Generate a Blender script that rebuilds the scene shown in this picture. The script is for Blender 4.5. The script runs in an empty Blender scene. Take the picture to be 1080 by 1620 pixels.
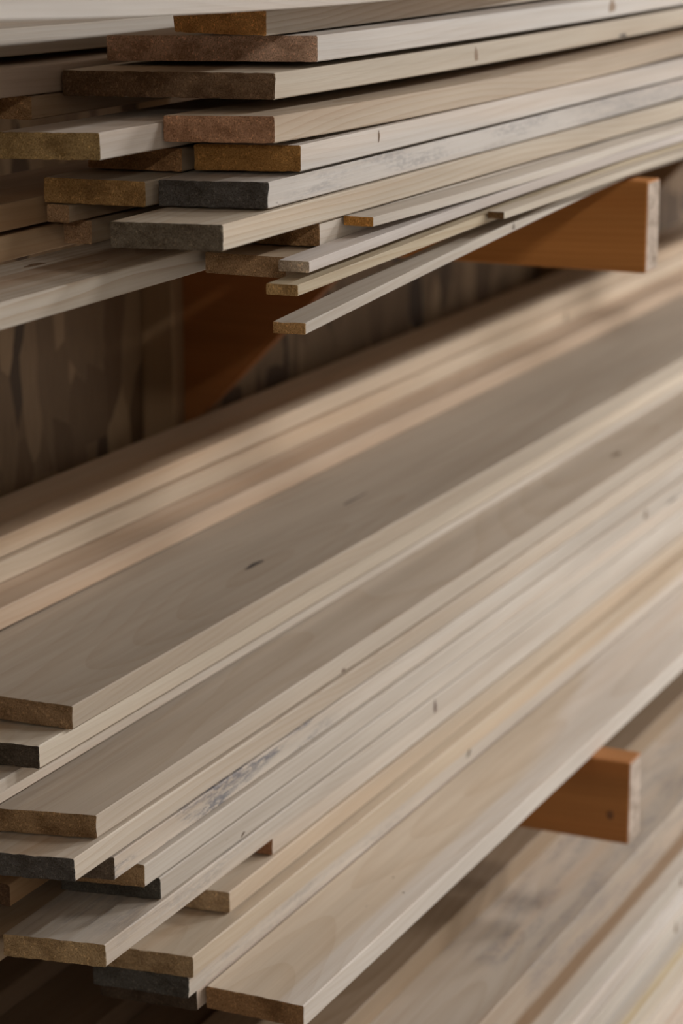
import bpy, math, random
from mathutils import Vector, noise

# ------------------------------------------------------------------ camera
IMG_W, IMG_H, FPX = 1080, 1620, 3900.0
PITCH = math.atan(995 / 3900)
YAW = math.atan(1860 / math.hypot(3900, 995))
CAM = Vector((0, 0, 1.5))
fwd = Vector((math.cos(YAW) * math.cos(PITCH), math.sin(YAW) * math.cos(PITCH), -math.sin(PITCH)))
rgt = Vector((math.sin(YAW), -math.cos(YAW), 0))
upv = rgt.cross(fwd)
scene = bpy.context.scene
col = scene.collection
cd = bpy.data.cameras.new('camera')
cam = bpy.data.objects.new('camera', cd)
col.objects.link(cam)
cam.location = CAM
cam.rotation_euler = fwd.to_track_quat('-Z', 'Y').to_euler()
cd.sensor_fit = 'VERTICAL'
cd.sensor_height = 36
cd.lens = FPX / IMG_H * 36
cd.clip_start = 0.05
cd.dof.use_dof = True
cd.dof.focus_distance = 1.80
cd.dof.aperture_fstop = 6.3
scene.camera = cam

# ------------------------------------------------------------------ light
world = bpy.data.worlds.new('world')
scene.world = world
world.use_nodes = True
world.node_tree.nodes['Background'].inputs[0].default_value = (0.62, 0.49, 0.36, 1)
world.node_tree.nodes['Background'].inputs[1].default_value = 0.05


def ceiling_lamp(x, y, z, sx, sy, power, colour=(1, 0.955, 0.9), aim=None):
    ld = bpy.data.lights.new('ceiling_lamp', 'AREA')
    ld.shape = 'RECTANGLE'
    ld.size, ld.size_y, ld.energy, ld.color = sx, sy, power, colour
    lo = bpy.data.objects.new('ceiling_lamp', ld)
    col.objects.link(lo)
    lo.location = (x, y, z)
    if aim:
        lo.rotation_euler = (Vector(aim) - Vector((x, y, z))).to_track_quat('-Z', 'X').to_euler()
    return lo


# ceiling fixtures along the middle of the aisle, daylight-white towards its far end; the rearmost is added fill for the board ends
for lx, pw, lc in ((-8.4, 390, (1, 0.92, 0.82)), (-3.0, 50, (1, 0.92, 0.82)), (0.2, 15, (1, 0.94, 0.86)), (3.2, 100, (1, 0.985, 0.965)),
                   (6.0, 290, (0.985, 0.99, 1)), (9.0, 420, (0.955, 0.98, 1.03))):
    ceiling_lamp(lx, -2.45, 3.4, 1.2, 0.16, pw, lc)

vs = scene.view_settings
vs.view_transform = 'Standard'
vs.look = 'None'
vs.exposure = -0.20
vs.gamma = 1.0
vs.use_curve_mapping = False


# ------------------------------------------------------------------ pixel helpers
def ray(px, py):
    return fwd * FPX + rgt * (px - 540) + upv * (810 - py)


def at_z(px, py, z):
    d = ray(px, py)
    return CAM + d * ((z - CAM.z) / d.z)


def at_y(px, py, y):
    d = ray(px, py)
    return CAM + d * (y / d.y)


def at_x(px, py, x):
    d = ray(px, py)
    return CAM + d * (x / d.x)


# ------------------------------------------------------------------ materials
def new_mat(name):
    m = bpy.data.materials.new(name)
    m.use_nodes = True
    nt = m.node_tree
    b = nt.nodes['Principled BSDF']
    return m, nt, b


class NB:
    """small node-building helper"""
    def __init__(s, nt):
        s.nt = nt

    def n(s, t, **k):
        nd = s.nt.nodes.new(t)
        for a, v in k.items():
            setattr(nd, a, v)
        return nd

    def lk(s, a, b):
        s.nt.links.new(a, b)

    def inp(s, sock, v):
        if hasattr(v, 'links') or isinstance(v, bpy.types.NodeSocket):
            s.lk(v, sock)
        else:
            sock.default_value = v

    def math(s, op, a, b=0.0, c=0.0, clamp=False):
        nd = s.n('ShaderNodeMath', operation=op, use_clamp=clamp)
        s.inp(nd.inputs[0], a); s.inp(nd.inputs[1], b)
        if op in ('MULTIPLY_ADD', 'SMOOTH_MIN', 'COMPARE', 'WRAP'):
            s.inp(nd.inputs[2], c)
        return nd.outputs[0]

    def vmath(s, op, a, b):
        nd = s.n('ShaderNodeVectorMath', operation=op)
        s.inp(nd.inputs[0], a); s.inp(nd.inputs[1], b)
        return nd.outputs[0]

    def noise(s, vec, scale=1.0, detail=2.0, rough=0.5, dist=0.0):
        nd = s.n('ShaderNodeTexNoise')
        s.inp(nd.inputs['Vector'], vec)
        nd.inputs['Scale'].default_value = scale
        nd.inputs['Detail'].default_value = detail
        nd.inputs['Roughness'].default_value = rough
        nd.inputs['Distortion'].default_value = dist
        return nd.outputs['Fac'] if 'Fac' in nd.outputs else nd.outputs[0]

    def ramp(s, fac, lo, hi, a=0.0, b=1.0):
        nd = s.n('ShaderNodeMapRange', interpolation_type='SMOOTHSTEP')
        s.inp(nd.inputs['Value'], fac)
        s.inp(nd.inputs['From Min'], lo); s.inp(nd.inputs['From Max'], hi)
        nd.inputs['To Min'].default_value = a; nd.inputs['To Max'].default_value = b
        return nd.outputs[0]

    def mix(s, fac, a, b, blend='MIX'):
        nd = s.n('ShaderNodeMix', data_type='RGBA', blend_type=blend)
        s.inp(nd.inputs[0], fac); s.inp(nd.inputs[6], a); s.inp(nd.inputs[7], b)
        return nd.outputs[2]

    def prop(s, name):
        nd = s.n('ShaderNodeAttribute', attribute_type='OBJECT', attribute_name=name)
        return nd

    def bump(s, h, strength, dist):
        nd = s.n('ShaderNodeBump')
        nd.inputs['Strength'].default_value = strength
        nd.inputs['Distance'].default_value = dist
        s.lk(h, nd.inputs['Height'])
        return nd.outputs[0]


def wood_material():
    m, nt, bs = new_mat('sawn_wood')
    B = NB(nt)
    co = B.n('ShaderNodeAttribute', attribute_type='GEOMETRY', attribute_name='gco').outputs['Vector']
    seed = B.prop('seed').outputs['Fac']
    so = B.n('ShaderNodeCombineXYZ')
    B.lk(seed, so.inputs[0]); B.lk(B.math('MULTIPLY', seed, 1.7), so.inputs[1]); B.lk(B.math('MULTIPLY', seed, 0.63), so.inputs[2])
    off = so.outputs[0]
    cs = B.vmath('ADD', co, off)
    sep = B.n('ShaderNodeSeparateXYZ'); B.lk(co, sep.inputs[0])
    x, y, z = sep.outputs
    # slow tone
    tone = B.noise(B.vmath('MULTIPLY', cs, (1.3, 16, 16)), 1, 3, 0.55)
    hue = B.noise(B.vmath('MULTIPLY', cs, (0.9, 22, 22)), 1.1, 2, 0.5)
    # growth rings around a pith outside the board, wandering along the length
    wob = B.noise(B.vmath('MULTIPLY', cs, (2.2, 9, 9)), 1, 2, 0.5)
    wob2 = B.noise(B.vmath('MULTIPLY', B.vmath('ADD', cs, (7.3, 1.1, 4.7)), (1.1, 5, 5)), 1, 1, 0.5)
    yo = B.math('ADD', y, B.math('MULTIPLY_ADD', wob, 0.05, -0.07))
    zo = B.math('ADD', z, B.math('MULTIPLY_ADD', wob2, 0.10, B.math('MULTIPLY', B.math('FRACT', B.math('MULTIPLY', seed, 3.37)), 0.05)))
    r = B.math('SQRT', B.math('ADD', B.math('MULTIPLY', yo, yo), B.math('MULTIPLY', zo, zo)))
    ring = B.math('FRACT', B.math('MULTIPLY', r, 190.0))
    ring = B.math('POWER', ring, 2.5)
    ringamt = B.prop('ring').outputs['Fac']
    ring = B.math('MULTIPLY', ring, ringamt)
    # fibres
    fib = B.noise(B.vmath('MULTIPLY', cs, (9, 700, 700)), 1, 2, 0.6)
    fib2 = B.noise(B.vmath('MULTIPLY', cs, (3.0, 130, 130)), 1, 2, 0.6)
    tint = B.prop('tint').outputs['Color']
    c = B.mix(B.ramp(tone, 0.25, 0.75), (0.80, 0.78, 0.76, 1), (1.10, 1.10, 1.10, 1))
    c = B.mix(1.0, tint, c, 'MULTIPLY')
    c = B.mix(B.math('MULTIPLY', B.ramp(hue, 0.48, 0.75), 0.42), c, B.mix(1.0, c, (1.10, 0.90, 0.72, 1), 'MULTIPLY'))
    # heartwood / resin streak (painted shade on K1) across the width [s0,s1] of the board
    s0 = B.prop('streak_a').outputs['Fac']; s1 = B.prop('streak_b').outputs['Fac']; sa = B.prop('streak').outputs['Fac']
    yy = B.math('ADD', y, B.math('MULTIPLY', B.math('MULTIPLY_ADD', wob, 0.016, -0.008), B.math('MINIMUM', B.math('MULTIPLY', y, 40.0), 1.0)))
    sm = B.math('MULTIPLY', B.ramp(yy, s0, B.math('ADD', s0, 0.006)), B.ramp(yy, B.math('SUBTRACT', s1, 0.006), s1, 1, 0))
    sl = B.prop('streak_len').outputs['Fac']
    sm = B.math('MULTIPLY', sm, B.ramp(B.math('ADD', x, B.math('MULTIPLY_ADD', tone, 0.5, B.math('MULTIPLY', y, -5.0))), B.math('SUBTRACT', sl, 0.10), sl, 1, 0))
    sm = B.math('MULTIPLY', sm, sa)
    c = B.mix(sm, c, B.mix(1.0, B.prop('streak_col').outputs['Color'], B.mix(B.ramp(tone, 0.25, 0.75), (0.84, 0.82, 0.80, 1), (1.1, 1.1, 1.1, 1)), 'MULTIPLY'))
    c = B.mix(ring, c, B.mix(1.0, c, (0.78, 0.68, 0.57, 1), 'MULTIPLY'))
    c = B.mix(B.ramp(fib2, 0.35, 0.68, 0, 0.30), c, B.mix(1.0, c, (0.82, 0.76, 0.70, 1), 'MULTIPLY'))
    c = B.mix(B.ramp(fib, 0.45, 0.75, 0, 0.22), c, B.mix(1.0, c, (0.70, 0.64, 0.58, 1), 'MULTIPLY'))
    # blue-grey stain between x = stain_a and stain_b
    b0 = B.prop('stain_a').outputs['Fac']; b1 = B.prop('stain_b').outputs['Fac']; ba = B.prop('stain').outputs['Fac']
    bm = B.math('MULTIPLY', B.ramp(x, b0, B.math('ADD', b0, 0.04)), B.ramp(x, B.math('SUBTRACT', b1, 0.12), b1, 1, 0))
    bn = B.noise(B.vmath('MULTIPLY', cs, (9, 90, 90)), 1, 4, 0.65)
    bn2 = B.noise(B.vmath('MULTIPLY', cs, (120, 420, 420)), 1, 3, 0.6)
    bm = B.math('MULTIPLY', B.math('MULTIPLY', bm, ba), B.math('MULTIPLY', B.ramp(bn, 0.42, 0.62), B.ramp(bn2, 0.3, 0.6)))
    c = B.mix(bm, c, (0.16, 0.155, 0.17, 1))
    # small dark flecks
    fl = B.noise(B.vmath('MULTIPLY', cs, (40, 170, 170)), 1, 1, 0.5)
    c = B.mix(B.ramp(fl, 0.80, 0.86, 0, 0.5), c, (0.16, 0.10, 0.06, 1))
    B.lk(c, bs.inputs['Base Color'])
    bs.inputs['Roughness'].default_value = 0.62
    bs.inputs['Specular IOR Level'].default_value = 0.25
    B.lk(B.bump(fib, 0.25, 0.0006), bs.inputs['Normal'])
    return m


def end_material():
    m, nt, bs = new_mat('sawn_end_grain')
    B = NB(nt)
    co = B.n('ShaderNodeAttribute', attribute_type='GEOMETRY', attribute_name='gco').outputs['Vector']
    seed = B.prop('seed').outputs['Fac']
    so = B.n('ShaderNodeCombineXYZ'); B.lk(seed, so.inputs[0]); B.lk(seed, so.inputs[1]); B.lk(seed, so.inputs[2])
    cs = B.vmath('ADD', co, so.outputs[0])
    sep = B.n('ShaderNodeSeparateXYZ'); B.lk(co, sep.inputs[0])
    x, y, z = sep.outputs
    ec = B.prop('end_col').outputs['Color']
    blot = B.noise(B.vmath('MULTIPLY', cs, (30, 42, 70)), 1, 3, 0.6)
    sp = B.noise(cs, 900, 3, 0.7)
    sp2 = B.noise(B.vmath('MULTIPLY', B.vmath('ADD', cs, (3.1, 2.2, 5.0)), (420, 420, 420)), 1, 2, 0.6)
    # arcs of growth rings
    fr = B.math('FRACT', B.math('MULTIPLY', seed, 5.13))
    ya = B.math('SUBTRACT', y, B.math('MULTIPLY', fr, 0.1))
    za = B.math('ADD', z, 0.035)
    r = B.math('SQRT', B.math('ADD', B.math('MULTIPLY', ya, ya), B.math('MULTIPLY', za, za)))
    r = B.math('ADD', r, B.math('MULTIPLY', blot, 0.004))
    ring = B.math('POWER', B.math('FRACT', B.math('MULTIPLY', r, 260.0)), 2.0)
    c = B.mix(B.ramp(blot, 0.35, 0.75), B.mix(1.0, ec, (1.25, 1.25, 1.25, 1), 'MULTIPLY'), B.mix(1.0, ec, (0.68, 0.63, 0.58, 1), 'MULTIPLY'))
    c = B.mix(B.math('MULTIPLY', ring, 0.28), c, B.mix(1.0, c, (0.6, 0.52, 0.45, 1), 'MULTIPLY'))
    c = B.mix(B.ramp(sp, 0.48, 0.62, 0, 0.75), c, B.mix(1.0, c, (0.42, 0.37, 0.33, 1), 'MULTIPLY'))
    c = B.mix(B.ramp(sp2, 0.56, 0.68, 0, 0.6), c, B.mix(1.0, c, (1.9, 1.85, 1.75, 1), 'MULTIPLY'))
    B.lk(c, bs.inputs['Base Color'])
    bs.inputs['Roughness'].default_value = 0.9
    bs.inputs['Specular IOR Level'].default_value = 0.12
    B.lk(B.bump(B.math('ADD', sp, sp2), 0.9, 0.0012), bs.inputs['Normal'])
    return m


def osb_material():
    m, nt, bs = new_mat('strand_board')
    B = NB(nt)
    tc = B.n('ShaderNodeTexCoord').outputs['Object']
    cols = None
    wv = B.noise(tc, 14, 2, 0.5)
    layers = []
    for k, (sc, rot) in enumerate((((26, 26, 7.5), 0.10), ((30, 30, 8.5), -0.22), ((21, 21, 10), 0.45))):
        mp = B.n('ShaderNodeMapping')
        mp.inputs['Rotation'].default_value = (0, rot, 0)
        mp.inputs['Scale'].default_value = sc
        mp.inputs['Location'].default_value = (k * 3.3, k * 1.9, k * 2.7)
        d = B.n('ShaderNodeCombineXYZ'); B.lk(B.math('MULTIPLY', wv, 0.02), d.inputs[0])
        B.lk(B.vmath('ADD', tc, d.outputs[0]), mp.inputs['Vector'])
        v = B.n('ShaderNodeTexVoronoi', feature='F1')
        v.inputs['Scale'].default_value = 1.0
        B.lk(mp.outputs[0], v.inputs['Vector'])
        sepc = B.n('ShaderNodeSeparateColor'); B.lk(v.outputs['Color'], sepc.inputs[0])
        layers.append((sepc.outputs[0], sepc.outputs[1]))
    f = layers[0][0]
    f = B.mix(B.math('GREATER_THAN', layers[1][1], 0.5), f, layers[1][0])
    f = B.mix(B.math('GREATER_THAN', layers[2][1], 0.72), f, layers[2][0])
    cr = B.n('ShaderNodeValToRGB')
    e = cr.color_ramp.elements
    e[0].color = (0.065, 0.038, 0.02, 1); e[0].position = 0.0
    e[1].color = (0.40, 0.27, 0.155, 1); e[1].position = 1.0
    e2 = e.new(0.22); e2.color = (0.165, 0.098, 0.05, 1)
    e2 = e.new(0.6); e2.color = (0.235, 0.15, 0.082, 1)
    B.lk(f, cr.inputs[0])
    grain = B.noise(B.vmath('MULTIPLY', tc, (420, 420, 22)), 1, 2, 0.6)
    c = B.mix(B.ramp(grain, 0.4, 0.7, 0, 0.4), cr.outputs[0], B.mix(1.0, cr.outputs[0], (0.55, 0.5, 0.45, 1), 'MULTIPLY'))
    B.lk(c, bs.inputs['Base Color'])
    bs.inputs['Roughness'].default_value = 0.7
    B.lk(B.bump(f, 0.6, 0.002), bs.inputs['Normal'])
    return m


def knot_material():
    m, nt, bs = new_mat('knot_wood')
    B = NB(nt)
    tc = B.n('ShaderNodeTexCoord').outputs['Object']
    k = B.prop('tint').outputs['Color']
    n = B.noise(tc, 500, 3, 0.6)
    c = B.mix(B.ramp(n, 0.35, 0.65), k, B.mix(1.0, k, (0.45, 0.4, 0.35, 1), 'MULTIPLY'))
    B.lk(c, bs.inputs['Base Color'])
    bs.inputs['Roughness'].default_value = 0.6
    return m


def concrete_material():
    m, nt, bs = new_mat('concrete')
    B = NB(nt)
    tc = B.n('ShaderNodeTexCoord').outputs['Object']
    n = B.noise(tc, 3.0, 6, 0.6)
    c = B.mix(B.ramp(n, 0.3, 0.7), (0.20, 0.19, 0.175, 1), (0.30, 0.285, 0.265, 1))
    B.lk(c, bs.inputs['Base Color'])
    bs.inputs['Roughness'].default_value = 0.7
    return m


def paint_material():
    m, nt, bs = new_mat('off_white_paint')
    B = NB(nt)
    tc = B.n('ShaderNodeTexCoord').outputs['Object']
    n = B.noise(tc, 1.6, 4, 0.55)
    B.lk(B.mix(B.ramp(n, 0.3, 0.7), (0.27, 0.245, 0.215, 1), (0.33, 0.30, 0.265, 1)), bs.inputs['Base Color'])
    bs.inputs['Roughness'].default_value = 0.8
    return m


WOOD, END, OSB, KNOT, CONC, PAINT = wood_material(), end_material(), osb_material(), knot_material(), concrete_material(), paint_material()

# colours (linear albedo)
PALE = (0.60, 0.54, 0.47)
WHITE = (0.65, 0.605, 0.56)
CREAM = (0.615, 0.54, 0.44)
PINK = (0.59, 0.485, 0.40)
TAN = (0.46, 0.355, 0.25)
GREYB = (0.48, 0.435, 0.385)
YEL = (0.57, 0.48, 0.345)
BROWN = (0.30, 0.185, 0.10)
ORANGE = (0.58, 0.25, 0.07)
DORANGE = (0.30, 0.115, 0.032)
# end colours
E_TAN = (0.40, 0.27, 0.15)
E_ORA = (0.5, 0.27, 0.11)
E_PINK = (0.70, 0.48, 0.36)
E_RED = (0.50, 0.29, 0.18)
E_DARK = (0.20, 0.13, 0.08)
E_GREY = (0.10, 0.095, 0.09)
E_GREYB = (0.18, 0.155, 0.12)
E_PALE = (0.50, 0.40, 0.29)


# ------------------------------------------------------------------ board builder
def lin(a, b, n):
    return [a + (b - a) * i / n for i in range(n + 1)]


def twist(x):
    """boards lie flat on the rack arms and twist a little towards their free end"""
    u = max(0.0, min(1.0, 1 - (x - 1.42) / 0.78))
    return u * u * (3 - 2 * u)


def board_mesh(name, L, w, t, roll=0.0, zfit=None, rough=1.0, seed=0.0, skew=0.0, nose=0.0, x0=0.0):
    """A sawn board: x along its length from the near end, y across, z up.  The
    near end is a ragged saw cut; zfit(x) gives the bow of the board."""
    ny = max(6, int(w / 0.0045)); nz = 5 if t < 0.03 else 8
    c = min(0.0009, t * 0.08)
    ys = [0.0, c] + lin(c, w - c, ny)[1:-1] + [w - c, w]
    zs = [0.0, c] + lin(c, t - c, nz)[1:-1] + [t - c, t]
    NY, NZ = len(ys), len(zs)

    def per():
        for j in range(NY): yield (j, 0)
        for k in range(1, NZ): yield (NY - 1, k)
        for j in range(NY - 2, -1, -1): yield (j, NZ - 1)
        for k in range(NZ - 2, 0, -1): yield (0, k)
    ring = list(per())
    verts, gco, faces, mats = [], [], [], []

    def pos(x, j, k):
        y, z = ys[j], zs[k]
        if (j in (0, NY - 1)) and (k in (0, NZ - 1)):
            y += 0.5 * c * (1 if j == 0 else -1); z += 0.5 * c * (1 if k == 0 else -1)
        return y, z

    def put(x, y, z, gx=None):
        b = zfit(x) if zfit else 0.0
        verts.append((x, y, z + b + roll * y * twist(x + x0))); gco.append((x if gx is None else gx, y, z))
        return len(verts) - 1
    rnd = lambda a, b, q: noise.noise(Vector((a * 310 + seed * 3.1, b * 310 + q, seed)))
    grid = {}
    for j in range(NY):
        for k in range(NZ):
            y, z = pos(0, j, k)
            edge = j in (0, NY - 1) or k in (0, NZ - 1)
            dx = rnd(ys[j], zs[k], 1.0) * 0.0007 * rough + noise.noise(Vector((ys[j] * 60, zs[k] * 60, seed + 4))) * 0.0010 * rough
            if edge:
                dx += 0.0004 * rough
            if k == 0: z += max(0.0, rnd(ys[j], 0.3, 5.0)) * 0.0009 * rough
            if k == NZ - 1: z += min(0.0, rnd(ys[j], 0.7, 7.0)) * 0.0006 * rough
            dx += skew * (ys[j])
            if nose: dx += nose * max(0.0, 1 - (zs[k] / t)) * max(0.0, (ys[j] / w - 0.75) * 4)
            grid[j, k] = put(dx, y, z, 0)
    for j in range(NY - 1):
        for k in range(NZ - 1):
            faces.append((grid[j, k], grid[j, k + 1], grid[j + 1, k + 1], grid[j + 1, k])); mats.append(1)
    prev = [grid[q] for q in ring]
    stops = [q * 0.1 - x0 for q in range(60)]
    for i, x in enumerate([0.004] + [q for q in stops if 0.01 < q < L - 0.01] + [L]):
        cur = []
        sk = max(0.0, 1 - x / 0.4) if i else 1.0
        for (j, k) in ring:
            y, z = pos(x, j, k)
            cur.append(put(x + skew * ys[j] * sk, y, z, x))
        m = len(ring)
        for q in range(m):
            faces.append((prev[q], prev[(q + 1) % m], cur[(q + 1) % m], cur[q])); mats.append(0)
        prev = cur
    faces.append(tuple(prev)); mats.append(1)
    me = bpy.data.meshes.new(name)
    me.from_pydata(verts, [], faces)
    me.polygons.foreach_set('material_index', mats)
    at = me.attributes.new('gco', 'FLOAT_VECTOR', 'POINT')
    at.data.foreach_set('vector', [v for g in gco for v in g])
    me.materials.append(WOOD); me.materials.append(END)
    me.validate()
    me.update()
    return me


def props(o, tint=PALE, end=E_TAN, seed=0.0, ring=0.25, streak=None, stain=None, slen=99.0):
    o['streak_len'] = float(slen)
    o['tint'] = [float(v) for v in tint]
    o['end_col'] = [float(v) for v in end]
    o['seed'] = float(seed)
    o['ring'] = float(ring)
    a, b, s, cc = streak or (0.0, 0.01, 0.0, BROWN)
    o['streak_a'], o['streak_b'], o['streak'], o['streak_col'] = float(a), float(b), float(s), [float(v) for v in cc]
    a, b, s = stain or (0.0, 0.1, 0.0)
    o['stain_a'], o['stain_b'], o['stain'] = float(a), float(b), float(s)


BOARDS = {}
ZF = {}
SEED = [1.0]
GLOSS = dict()


def quad(pts):
    """least-squares bow z = a + b x + c x^2 (limited) through (x, z) points, as a function of x"""
    if len(pts) == 1:
        return lambda x: 0.0
    x0, z0 = pts[0]
    q = [(x - x0, z - z0) for x, z in pts[1:]]
    if len(q) == 1:
        b = q[0][1] / q[0][0]; c = 0
    else:
        s2 = sum(x * x for x, _ in q); s3 = sum(x ** 3 for x, _ in q); s4 = sum(x ** 4 for x, _ in q)
        t1 = sum(x * z for x, z in q); t2 = sum(x * x * z for x, z in q)
        D = s2 * s4 - s3 * s3
        b = (t1 * s4 - t2 * s3) / D; c = (s2 * t2 - s3 * t1) / D
    xm = max(x for x, _ in q)

    def f(x):
        if x <= xm: return b * x + c * x * x
        return b * xm + c * xm * xm
    return f


def board(key, label, rb, z=None, Y=None, X=None, w=0.089, t=0.019, roll=0.0, far=4.4, line=None, group=None,
          tint=PALE, end=E_TAN, ring=0.25, streak=None, stain=None, rough=1.0, name='pine_board', cat='board',
          skew=0.0, yaw=0.0, nose=0.0, ext=0.0, zp=None, slen=99.0):
    """rb = pixel of the aisle-side lower corner of the near end; its height z
    (from the stack it lies in) or its depth Y fixes where it is."""
    if X is not None:
        p = Vector((X, Y, z))
    elif z is not None and Y is None:
        p = at_z(rb[0], rb[1], z)
    else:
        p = at_y(rb[0], rb[1], Y)
        if z is not None: p.z = z
    pts = [(p.x, p.z)]
    for q in line or []:
        h = at_y(q[0], q[1], p.y)
        pts.append((h.x, h.z))
    pts += zp or []
    SEED[0] += 1.37
    zf = quad(pts) if len(pts) > 1 else None
    if ext:                     # the near end lies outside the picture
        base = zf(-ext) if zf else 0.0
        zf = (lambda g, b0: (lambda x: g(x - ext) - b0))(zf, base) if zf else None
        p = p + Vector((-ext, 0, base))
    me = board_mesh(name, far - p.x, w, t, roll, zf, rough, SEED[0] % 17, skew, nose, p.x)
    o = bpy.data.objects.new(name, me)
    col.objects.link(o)
    o.location = p
    o.rotation_euler = (0, 0, yaw)
    o['label'] = label
    o['category'] = cat
    if group: o['group'] = group
    props(o, tint, end, SEED[0] % 17, ring, streak, stain, slen)
    BOARDS[key] = (o, w, t, roll)
    ZF[key] = (o, w, t, roll, zf, far)
    return o


def knot(key, px, size, face='front', tint=(0.10, 0.05, 0.025), tilt=0.0):
    """a knot set into the front or top face of a board (a child of it)"""
    o, w, t, roll = BOARDS[key]
    if face == 'front':
        p = at_y(px[0], px[1], o.location.y)
        zf = ZF[key][4]
        z0 = o.location.z + (zf(p.x - o.location.x) if zf else 0.0)
        h = size[1] * 1.3 + abs(size[0] * math.sin(tilt)) + 0.0006
        p.z = min(max(p.z, z0 + h), z0 + t - h)
    else:
        p = at_z(px[0], px[1], o.location.z + t)
    n = 14
    a, b = size
    vs_, fs = [], []
    for lay, s in ((0.0, 1.0), (0.0004, 0.72)):
        for i in range(n):
            th = 2 * math.pi * i / n
            rr = s * (1 + 0.18 * math.sin(3 * th + a * 900) + 0.1 * math.sin(5 * th))
            u, v = a * rr * math.cos(th), b * rr * math.sin(th)
            u, v = u * math.cos(tilt) - v * math.sin(tilt), u * math.sin(tilt) + v * math.cos(tilt)
            vs_.append((u, -0.0001 - lay * 0.4, v) if face == 'front' else (u, v, 0.0001 + lay * 0.4))
    for i in range(n):
        j = (i + 1) % n
        fs.append((i, j, n + j, n + i) if face == 'front' else (i, j, n + j, n + i))
    fs.append(tuple(range(n, 2 * n)))
    me = bpy.data.meshes.new('knot')
    me.from_pydata(vs_, [], fs); me.materials.append(KNOT); me.update()
    k = bpy.data.objects.new('knot', me)
    col.objects.link(k)
    k.parent = o
    loc = p - o.location
    if face == 'top': loc.z += roll * loc.y * twist(p.x)
    k.location = loc
    k['tint'] = list(tint)
    return k


def box_mesh(name, size, mat, mats=None, bevel=0.0015):
    """simple planed timber: box with small chamfers, origin at its low corner, gco attribute along x"""
    sx, sy, sz = size
    ax = max(range(3), key=lambda i: size[i])
    b = bevel
    vs_, fs = [], []
    # chamfered box: 24 verts
    idx = {}
    for ix in (0, 1):
        for iy in (0, 1):
            for iz in (0, 1):
                for a in range(3):
                    p = [ix * sx, iy * sy, iz * sz]
                    s = [1 - 2 * ix, 1 - 2 * iy, 1 - 2 * iz]
                    for q in range(3):
                        if q != a: p[q] += s[q] * b
                    idx[ix, iy, iz, a] = len(vs_); vs_.append(tuple(p))
    def add(*l): fs.append(tuple(idx[q] for q in l))
    for a in range(3):
        o1, o2 = [q for q in range(3) if q != a]
        for s in (0, 1):
            l = []
            for u, v in ((0, 0), (1, 0), (1, 1), (0, 1)):
                k = [0, 0, 0]; k[a] = s; k[o1] = u; k[o2] = v
                l.append((*k, a))
            add(*l)
    for a in range(3):
        o1, o2 = [q for q in range(3) if q != a]
        for u in (0, 1):
            for v in (0, 1):
                k0 = [0, 0, 0]; k0[o1] = u; k0[o2] = v
                k1 = list(k0); k1[a] = 1
                add((*k0, o1), (*k1, o1), (*k1, o2), (*k0, o2))
    for ix in (0, 1):
        for iy in (0, 1):
            for iz in (0, 1):
                add((ix, iy, iz, 0), (ix, iy, iz, 1), (ix, iy, iz, 2))
    me = bpy.data.meshes.new(name)
    me.from_pydata(vs_, [], fs)
    import bmesh
    bm = bmesh.new(); bm.from_mesh(me); bmesh.ops.recalc_face_normals(bm, faces=bm.faces); bm.to_mesh(me); bm.free()
    order = [ax] + [q for q in range(3) if q != ax]
    at = me.attributes.new('gco', 'FLOAT_VECTOR', 'POINT')
    at.data.foreach_set('vector', [v.co[q] for v in me.vertices for q in order])
    me.materials.append(mat)
    me.materials.append(END)
    for p in me.polygons:
        if abs(p.normal[ax]) > 0.9: p.material_index = 1
    me.update()
    return me


# ------------------------------------------------------------------ setting
WALL_Y, POST_Y = 1.282, 1.243
ARM1, ARM2, ARM3 = 1.2205, 0.6262, 0.2150


def structure(name, size, loc, mat):
    me = box_mesh(name, size, mat, bevel=0.001)
    for p in me.polygons: p.material_index = 0
    o = bpy.data.objects.new(name, me)
    col.objects.link(o)
    o.location = loc
    o['kind'] = 'structure'
    return o


structure('wall_back', (22.0, 0.012, 3.5), (-9.5, WALL_Y, 0.0), OSB)
structure('floor', (22.0, 4.8, 0.1), (-9.5, -3.5, -0.1), CONC)
structure('ceiling', (22.0, 4.8, 0.1), (-9.5, -3.5, 3.5), PAINT)
structure('wall_front', (22.0, 0.1, 3.5), (-9.5, -3.6, 0.0), PAINT)


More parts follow.
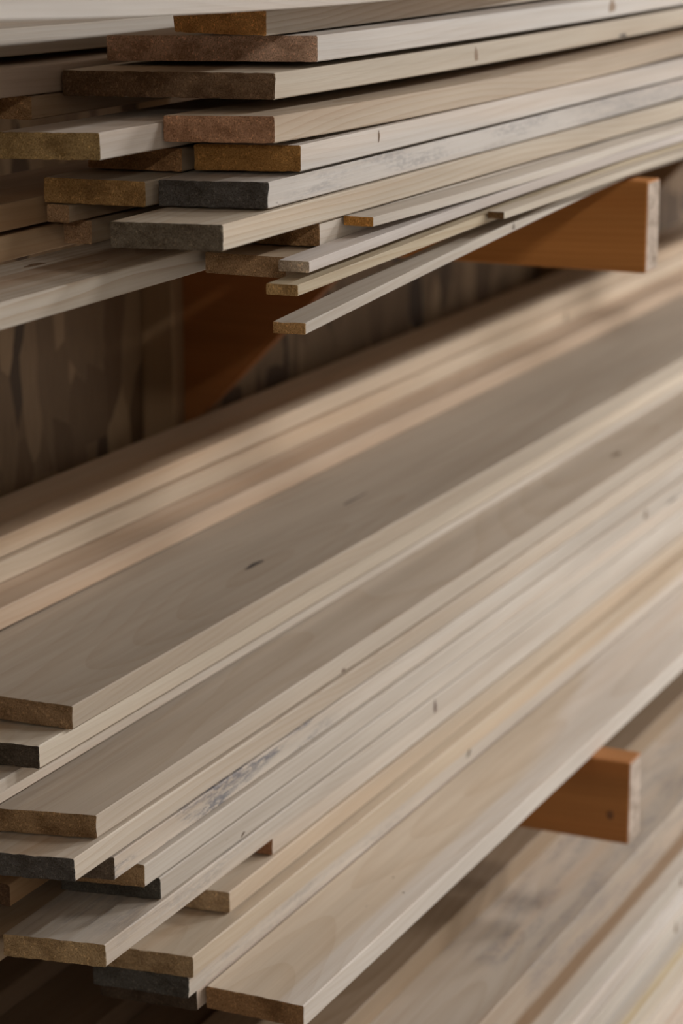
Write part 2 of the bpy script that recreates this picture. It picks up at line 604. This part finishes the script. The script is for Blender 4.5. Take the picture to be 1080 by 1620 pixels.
def rack(xl, label, gtint=DORANGE):
    root = bpy.data.objects.new('lumber_rack', None)
    col.objects.link(root)
    root.location = (xl, POST_Y, 0)
    root['label'] = label
    root['category'] = 'rack'
    root['group'] = 'rack uprights on the strand board wall'

    def part(nm, me, loc, seed, tint, end=E_TAN, **k):
        o = bpy.data.objects.new(nm, me)
        col.objects.link(o)
        o.parent = root
        o.location = loc
        props(o, tint, end, seed, **k)
        return o
    post_w, post_d = 0.089, WALL_Y - POST_Y
    part('post', box_mesh('post', (post_w, post_d, 2.2), WOOD), (-0.0215, 0, 0), 3.1, (0.30, 0.195, 0.11))
    arm_l = POST_Y - 0.731
    for i, za in enumerate((ARM1, ARM2, ARM3)):
        a = part('arm', box_mesh('arm', (0.038, arm_l, 0.089), WOOD), (0, -arm_l, za - 0.089), 6.3 + i * 2.4,
                 (ORANGE, (0.42, 0.18, 0.055), ORANGE)[i], (0.60, 0.50, 0.42), ring=0.5)
        a['label'] = 'orange pine arm with a pale sawn end'
        if i == 1:
            n = 12
            kv = [(-0.0003, 0.0040 * math.cos(6.2832 * q / n), 0.0052 * math.sin(6.2832 * q / n)) for q in range(n)] + [(-0.0008, 0, 0)]
            km = bpy.data.meshes.new('knot')
            km.from_pydata(kv, [], [(q, (q + 1) % n, n) for q in range(n)])
            km.materials.append(KNOT)
            ko = bpy.data.objects.new('knot', km)
            col.objects.link(ko)
            ko.parent = a
            ko.location = (0, 0.020, 0.030)
            ko['tint'] = [0.24, 0.10, 0.035]
        # triangular plywood gusset under the arm
        g, th = 0.205, 0.018
        v = [(0, 0, 0), (0, -g, 0), (0, 0, -g), (th, 0, 0), (th, -g, 0), (th, 0, -g)]
        f = [(0, 2, 1), (3, 4, 5), (0, 1, 4, 3), (1, 2, 5, 4), (2, 0, 3, 5)]
        me = bpy.data.meshes.new('gusset')
        me.from_pydata(v, [], f)
        at = me.attributes.new('gco', 'FLOAT_VECTOR', 'POINT')
        at.data.foreach_set('vector', [c for q in v for c in (q[1], q[2], q[0])])
        me.materials.append(WOOD); me.update()
        if i < 2:
            gg = part('gusset', me, (0.001, 0, za - 0.089), 9.7 + i, gtint, ring=0.3)
            gg['label'] = 'triangular brown brace plate'
    return root


rack(2.2865, 'wooden rack upright with orange arms holding up the near overhanging boards')
rack(2.2865 + 1.2192, 'wooden rack upright on the strand board wall, farther along the lumber', (0.27, 0.17, 0.095))

# ------------------------------------------------------------------ upper stack
GU = 'boards of the upper stack'
board('U0', 'pale long board lying topmost on the upper stack', (0, 33), Y=0.78, ext=0.03, w=0.14, roll=0.0,
      line=[(280, 24), (540, 9), (630, 0)], zp=[(2.2, 1.4165)], group=GU, tint=WHITE, ring=0.2)
board('U1', 'board with orange-brown end and chipped corner, just under the topmost board of the upper stack', (421, 57), z=1.3925, w=0.080, t=0.0182, roll=0.008,
      line=[(540, 42), (880, -4)], group=GU, tint=PALE, end=(0.62, 0.33, 0.12), ring=0.7, skew=0.06, nose=0.004)
board('U2', 'wide board with a pinkish tan end, third from the top of the upper stack', (502, 98), z=1.3725, w=0.178, roll=-0.03,
      line=[(800, 54), (1080, 7)], group=GU, tint=WHITE, end=E_PINK, ring=0.2, rough=0.5)
board('U3', 'wide board with a dark brown end, fourth from the top of the upper stack', (434, 158), z=1.349, w=0.177, roll=-0.022,
      line=[(540, 140), (800, 96), (1080, 41)], group=GU, tint=CREAM, end=E_DARK, ring=0.2, rough=1.6)
board('U4', 'narrow board with a reddish tan saw-marked end, below the dark-ended wide board', (434, 227), z=1.322, w=0.089, roll=-0.033,
      line=[(540, 206), (800, 156), (1080, 86)], group=GU, tint=(0.56, 0.46, 0.355), end=E_RED, ring=0.5)
board('U5', 'board with an orange-tan end, lying just above the charcoal-ended board', (475, 272), z=1.2985, w=0.0865, roll=-0.038,
      line=[(540, 257), (800, 193), (930, 159), (1080, 122)], group=GU, tint=WHITE, end=(0.40, 0.215, 0.07), ring=0.25)
board('U6', 'charcoal-ended board with blue-grey flecks on its edge, in the upper stack', (424, 331), z=1.2765, w=0.0885, roll=-0.032,
      line=[(540, 300), (800, 231), (1080, 153)], group=GU, tint=WHITE, end=E_GREY, ring=0.15, rough=1.6,
      stain=(0.01, 1.5, 0.36))
board('U7', 'board with a dark grey-brown end overhanging farthest, just above the thin strips', (352, 398), z=1.2565, w=0.0885, t=0.0182, roll=-0.03,
      line=[(545, 341), (800, 267), (1080, 186)], group=GU, tint=CREAM, end=E_GREYB, ring=0.6, rough=1.5)
board('U8', 'board with a rough tan end tucked under the far-overhanging board', (505, 391), z=1.2380, w=0.075, t=0.0180, roll=-0.015,
      group=GU, tint=PALE, end=(0.36, 0.22, 0.11), ring=0.3, rough=1.5)
board('U9', 'board with a smooth tan end resting on the upper rack arm beneath the stack', (452, 441), z=1.2209, w=0.066, t=0.0155, roll=0.0,
      group=GU, tint=TAN, end=(0.38, 0.245, 0.135), ring=0.2, rough=0.5)
# second column, nearer the wall
board('P', 'low pale board on the upper rack arm, crossed by a patch of light', None, X=1.16, Y=0.8555, z=1.2209, w=0.088, t=0.018,
      group=GU, tint=(0.49, 0.43, 0.36), ring=0.8, streak=(0.03, 0.06, 0.35, (0.34, 0.20, 0.11)))
board('V1', 'pale board with a tan end, beside the reddish-ended narrow board and nearer the wall', (158, 254), Y=0.8675, w=0.082, roll=-0.033,
      group=GU, tint=WHITE, end=(0.37, 0.265, 0.125), ring=0.25, line=[(254, 236), (300, 228)])
board('V3', 'board with a brown shadowed end, wedged below the tan-ended board at the back', (288, 275), Y=0.8700, z=1.2940, w=0.080, t=0.0172, roll=-0.014,
      group=GU, tint=TAN, end=(0.34, 0.19, 0.09))
board('V2', 'board with a golden tan end beside the charcoal-ended board', (230, 328), Y=0.8725, w=0.085, t=0.0185, roll=-0.012,
      group=GU, tint=CREAM, end=(0.36, 0.22, 0.09))
board('W3', 'short-ended narrow strip lying on the low light-patched board', (145, 387), z=1.2392, w=0.024, t=0.018, group=GU, tint=TAN, end=(0.42, 0.27, 0.16), far=4.0, rough=0.6,
      name='pine_strip', cat='strip')
board('W4', 'narrow shadowed strip on top of the strip on the low board', (110, 353), z=1.2590, w=0.019, t=0.0130, group=GU, tint=TAN, end=(0.36, 0.23, 0.13), far=4.0, rough=0.6,
      name='pine_strip', cat='strip')
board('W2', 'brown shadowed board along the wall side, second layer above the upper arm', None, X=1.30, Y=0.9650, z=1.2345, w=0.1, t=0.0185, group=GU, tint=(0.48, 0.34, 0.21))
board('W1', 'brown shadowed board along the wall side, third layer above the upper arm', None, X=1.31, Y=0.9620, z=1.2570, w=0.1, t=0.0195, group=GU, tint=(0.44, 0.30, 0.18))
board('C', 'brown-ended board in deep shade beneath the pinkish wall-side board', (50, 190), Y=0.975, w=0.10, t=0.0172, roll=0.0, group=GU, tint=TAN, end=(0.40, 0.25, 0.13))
board('B', 'pinkish board on the wall side of the dark-ended wide board', (0, 156), Y=0.974, ext=0.2, line=[(95, 145)], w=0.15, t=0.0205, group=GU, tint=PINK)
board('A', 'pale board on the wall side of the pinkish-ended wide board', (0, 91), Y=1.000, ext=0.2, line=[(166, 75)], w=0.16, t=0.0205, group=GU, tint=PALE)
# thin strips at the aisle side
GS = 'thin strips on the upper arm'
board('S1', 'thin strip with an orange end, uppermost and shortest of the thin strips', (590, 359), Y=0.7535, w=0.0245, t=0.0072, roll=-0.01,
      line=[(680, 335), (800, 300)], zp=[(2.1, 1.2490), (2.3, 1.2502)], group=GS, tint=PALE, end=(0.55, 0.28, 0.08), name='pine_strip', cat='strip', ring=0.2, rough=0.6)
board('S2', 'thin whitish planed strip with a pale end, above the yellowish strip', (489, 432), Y=0.7535, w=0.0245, t=0.0082, roll=-0.01,
      line=[(540, 412), (680, 362), (800, 316)], zp=[(2.3, 1.2415)], group=GS, tint=(0.68, 0.62, 0.58), end=(0.58, 0.49, 0.39), name='pine_strip', cat='strip', ring=0.1, rough=0.3)
board('S3', 'thin yellowish strip with a tan end, between the whitish and the drooping strip', (471, 469), Y=0.752, w=0.025, t=0.0080, roll=-0.01,
      line=[(540, 440), (680, 385), (795, 347)], zp=[(2.1, 1.2285), (2.3, 1.2324)], group=GS, tint=YEL, end=(0.50, 0.33, 0.15), name='pine_strip', cat='strip', ring=0.6, rough=0.6)
board('S4', 'thin strip with a ragged tan end, drooping lowest below the upper stack', (483, 530), Y=0.755, w=0.0265, t=0.0085, roll=-0.03,
      line=[(540, 502), (710, 415), (817, 365)], zp=[(2.28, 1.2225)], group=GS, tint=PALE, end=(0.50, 0.30, 0.13), name='pine_strip', cat='strip', ring=0.3, rough=1.5)
board('S5', 'thin strip that begins halfway along, on top of the drooping strip', (797, 347), Y=0.736, w=0.0145, t=0.006,
      zp=[(2.3, 1.2315)], group=GS, tint=CREAM, end=(0.22, 0.13, 0.06), name='pine_strip', cat='strip', ring=0.2, rough=0.5)

# ------------------------------------------------------------------ lower stack
GL = 'boards of the lower stack'
Lz = lambda n: ARM2 + 0.0004 + 0.0192 * n
T = 0.0181
board('F', 'pale cream board lying at the aisle edge of the lower rack arm, brown end', (480, 1627), z=Lz(0), w=0.0872, t=0.0190, roll=-0.01, group=GL, tint=(0.71, 0.645, 0.575), end=(0.27, 0.155, 0.075), ring=0.3, skew=0.02,
      streak=(0.020, 0.5, 0.8, (0.60, 0.495, 0.375)), slen=0.75)
board('Q5', 'lowest dark-ended board against the wall side of the cream aisle board', (312, 1620), Y=0.864, z=Lz(0), w=0.089, t=T, roll=-0.055, group=GL, tint=PINK, end=(0.07, 0.05, 0.035))
board('Q4', 'charcoal-ended board second from the bottom in the lower stack', (298, 1580), z=Lz(1), w=0.087, t=T, roll=-0.062, group=GL, tint=PALE, end=(0.085, 0.08, 0.072), rough=1.4, stain=(0.0, 0.5, 0.3))
board('Q3', 'tan-ended board third from the bottom in the lower stack', (305, 1548), z=Lz(2), w=0.089, t=T, roll=-0.066, group=GL, tint=(0.58, 0.48, 0.365), end=(0.36, 0.25, 0.14), rough=1.3)
board('Q2', 'board with a light tan end, fourth from the bottom in the lower stack', (363, 1445), z=Lz(3), w=0.089, t=T, roll=-0.074, group=GL, tint=(0.60, 0.505, 0.395), end=(0.46, 0.33, 0.20))
board('Q1', 'short board whose small reddish end shows under the overhanging wide-edged board', (431, 1353), z=Lz(4), w=0.086, t=T, roll=-0.076, group=GL, tint=PALE, end=(0.34, 0.17, 0.09))
board('N', 'board with a sandy end overhanging far out, sixth from the bottom of the lower stack', (167, 1531), z=Lz(5), w=0.089, t=T, roll=-0.088, group=GL, tint=PALE, end=(0.42, 0.30, 0.165), rough=1.4, ring=0.4, stain=(0.0, 0.34, 0.32))
board('M7', 'grey-ended board directly on top of the sandy-ended far-overhanging board', (254, 1424), z=Lz(6), w=0.089, t=T, roll=-0.09, group=GL, tint=PALE, end=(0.075, 0.07, 0.06), ring=0.3)
board('M6', 'board with a tan end peeking out beside the blue-stained edge', (229, 1404), z=Lz(7), w=0.089, t=T, roll=-0.095, group=GL, tint=PALE, end=(0.36, 0.24, 0.13), ring=0.3)
board('M5', 'board with a blue-grey stained edge and a dark end in the lower stack', (181, 1393), z=Lz(8), w=0.089, t=T, roll=-0.095, group=GL, tint=PALE, end=(0.13, 0.10, 0.075),
      stain=(-0.05, 0.42, 0.9))
board('M4', 'charcoal-ended board overhanging below the wide-topped tan-ended board', (118, 1396), z=Lz(9), w=0.089, t=T, roll=-0.095, group=GL, tint=(0.58, 0.50, 0.41), end=E_GREY, rough=1.6, ring=0.5)
board('M3', 'brown-ended board with an open top face, middle step of the lower stack', (153, 1327), z=Lz(10), w=0.089, t=T, roll=-0.0955, group=GL, tint=(0.63, 0.565, 0.485), end=(0.31, 0.205, 0.11), ring=0.3, streak=(-0.004, 0.5, 1.0, (0.49, 0.415, 0.335)))
board('M2c', 'thinly showing board between the brown-ended and dark grey-ended steps', None, X=1.40, Y=0.951, z=Lz(11) - 0.0004, w=0.089, t=0.0182, roll=-0.075, group=GL, tint=PALE)
board('M2', 'dark grey-ended board just below the topmost step of the lower stack', (62, 1217), z=Lz(12) + 0.0006, w=0.12, t=T, roll=-0.06, group=GL, tint=CREAM, end=(0.085, 0.07, 0.055), rough=1.4, streak=(-0.01, 0.008, 0.0, TAN))
board('M1', 'broad greyish board with a dark pith mark and split brown end', (115, 1155), z=Lz(13), w=0.158, t=0.0188, roll=-0.012, streak=(-0.004, 0.5, 1.0, (0.40, 0.335, 0.265)), group=GL, tint=(0.60, 0.525, 0.425), end=(0.30, 0.20, 0.115), ring=0.3)
board('R3', 'rosy board stacked on the broad greyish board toward the wall', None, X=1.45, Y=1.0840, z=Lz(14) + 0.0002, w=0.089, t=0.0186, group=GL, tint=(0.55, 0.42, 0.31), ring=0.3)
board('R2', 'pale board second from the top at the wall side of the lower stack', None, X=1.50, Y=1.1240, z=Lz(15) + 0.0002, w=0.089, t=0.0186, group=GL, tint=(0.56, 0.46, 0.35), ring=0.2)
board('R1', 'topmost board at the wall side of the lower stack, its top in shadow', None, X=1.52, Y=1.1310, z=Lz(16) + 0.0002, w=0.078, t=T, group=GL, tint=(0.54, 0.43, 0.32), ring=0.2)
# third column behind, in the dark
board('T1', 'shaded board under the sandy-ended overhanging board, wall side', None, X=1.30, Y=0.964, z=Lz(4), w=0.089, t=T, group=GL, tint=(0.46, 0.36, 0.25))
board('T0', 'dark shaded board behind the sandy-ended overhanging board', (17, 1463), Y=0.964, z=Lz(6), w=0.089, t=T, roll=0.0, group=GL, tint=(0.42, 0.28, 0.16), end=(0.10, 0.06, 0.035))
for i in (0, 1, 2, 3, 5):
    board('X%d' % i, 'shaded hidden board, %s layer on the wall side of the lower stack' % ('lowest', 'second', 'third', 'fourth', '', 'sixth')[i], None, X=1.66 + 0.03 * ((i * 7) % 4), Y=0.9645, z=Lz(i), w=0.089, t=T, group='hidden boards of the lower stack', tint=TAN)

# ------------------------------------------------------------------ bottom stack
GB = 'timbers of the bottom stack'
board('K1', 'thick stud on top of the bottom stack, in the shade of the lower arm', None, X=1.55, Y=0.870, z=0.4575, w=0.12, t=0.026, group=GB, tint=(0.52, 0.43, 0.32), name='stud', cat='stud', ring=0.6, streak=(-0.004, 0.5, 1.0, (0.24, 0.17, 0.11)))  # the dark streak colour paints shade onto the top face
board('K2', 'thick greyish stud with dark stain streaks, second step of the bottom stack', None, X=1.60, Y=0.776, z=0.4190, w=0.14, t=0.038, group=GB, tint=(0.50, 0.42, 0.34), name='stud', cat='stud', ring=0.35,
      stain=(0.5, 2.6, 0.45))
steps = [('J1', 0.739, 0.4003, 0.0183, 0.16, PALE, 'board with a brown heartwood streak, third step down the bottom stack', (0.018, 0.040, 0.85, (0.27, 0.165, 0.085))),
         ('J2', 0.734, 0.3815, 0.0185, 0.16, WHITE, 'pale board, fourth step down the bottom stack', None),
         ('J3', 0.731, 0.3625, 0.0185, 0.16, PALE, 'board flush below the pale fourth step of the bottom stack', None),
         ('J4', 0.7295, 0.3435, 0.0185, 0.16, GREYB, 'greyish board, sixth down the aisle side of the bottom stack', None),
         ('J5', 0.718, 0.3240, 0.0190, 0.16, CREAM, 'yellow-streaked board, seventh down the aisle side of the bottom stack', (0.0, 0.012, 0.6, (0.58, 0.45, 0.22))),
         ('J6', 0.7095, 0.3045, 0.0190, 0.16, PALE, 'pale board, eighth down the aisle side of the bottom stack', None),
         ('J7', 0.702, 0.2850, 0.0190, 0.16, PINK, 'pinkish board, ninth down the aisle side of the bottom stack', None),
         ('J8', 0.696, 0.2655, 0.0190, 0.16, PALE, 'tenth board down the aisle side of the bottom stack', None),
         ('J9', 0.690, 0.2350, 0.0300, 0.16, TAN, 'thick brown board at the foot of the bottom stack', None)]
for i, (k, Y_, z_, t_, w_, tn, lb, stk) in enumerate(steps):
    board(k, lb, None, X=1.62 + 0.02 * ((i * 3) % 5), Y=Y_, z=z_, w=w_, t=t_, group=GB, tint=tn, streak=stk, ring=0.25)
board('KX', 'bottom bearer board carrying the bottom stack', None, X=1.65, Y=0.70, z=ARM3 + 0.0005, w=0.2, t=0.019, group=GB, tint=TAN)

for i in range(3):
    board('KY%d' % i, ('tall dark filler plank on edge right behind the top stud of the bottom stack', 'tall dark filler plank on edge midway to the wall in the bottom stack', 'narrow tall dark filler plank against the wall in the bottom stack')[i], None, X=1.62 + 0.04 * i, Y=0.998 + i * 0.0905, z=ARM3 + 0.0005, w=0.0885 if i < 2 else 0.05, t=0.235 + 0.022 * i, far=2.2, end=(0.10, 0.065, 0.04),
          group='dark filler timbers of the bottom stack', tint=(0.16, 0.105, 0.065), name='plank', cat='plank')  # added fillers, coloured dark so the gap by the wall reads as black

# ------------------------------------------------------------------ knots and pitch marks
RB = (0.20, 0.09, 0.045)
knot('R2', (895, 493), (0.0035, 0.007), tint=(0.14, 0.09, 0.04))
knot('N', (688, 1103), (0.0030, 0.007), tint=(0.12, 0.045, 0.03), tilt=0.1)
knot('Q4', (741, 1191), (0.006, 0.0025), tint=(0.10, 0.07, 0.035), tilt=0.5)
knot('U3', (753, 84), (0.004, 0.006), tint=(0.36, 0.24, 0.15), tilt=0.3)
knot('U2', (968, 10), (0.010, 0.006), tint=(0.42, 0.29, 0.19))
knot('U5', (599, 214), (0.0018, 0.0045), tint=(0.26, 0.16, 0.09))
knot('M6', (1021, 815), (0.006, 0.0055), tint=(0.22, 0.13, 0.07), tilt=0.4)
knot('M3', (974, 719), (0.014, 0.004), 'top', tint=(0.20, 0.15, 0.09))
knot('M1', (402, 893), (0.018, 0.0028), 'top', tint=(0.06, 0.05, 0.045))
knot('M7', (384, 1321), (0.004, 0.0012), tint=(0.15, 0.09, 0.05), tilt=0.4)
knot('U3', (985, 56), (0.012, 0.0016), tint=(0.05, 0.03, 0.02))  # flat dark patch standing in for a chipped notch in the lower edge
knot('M3', (543, 1068), (0.004, 0.0014), tint=(0.16, 0.08, 0.04))
knot('F', (622, 1388), (0.0012, 0.0009), 'top', tint=(0.2, 0.13, 0.07))
knot('F', (638, 1412), (0.0014, 0.0010), 'top', tint=(0.18, 0.11, 0.06))
knot('P', (55, 419), (0.012, 0.004), 'top', tint=(0.22, 0.13, 0.07))
knot('M6', (1062, 795), (0.020, 0.0014), tint=(0.10, 0.07, 0.05))
knot('J1', (1077, 1405), (0.005, 0.006), tint=(0.26, 0.17, 0.11))
knot('J3', (1069, 1456), (0.004, 0.007), tint=(0.26, 0.15, 0.08))
knot('S4', (812, 357), (0.0035, 0.0028), tint=(0.30, 0.24, 0.19))
knot('M1', (560, 790), (0.030, 0.0016), 'top', tint=(0.14, 0.11, 0.09))
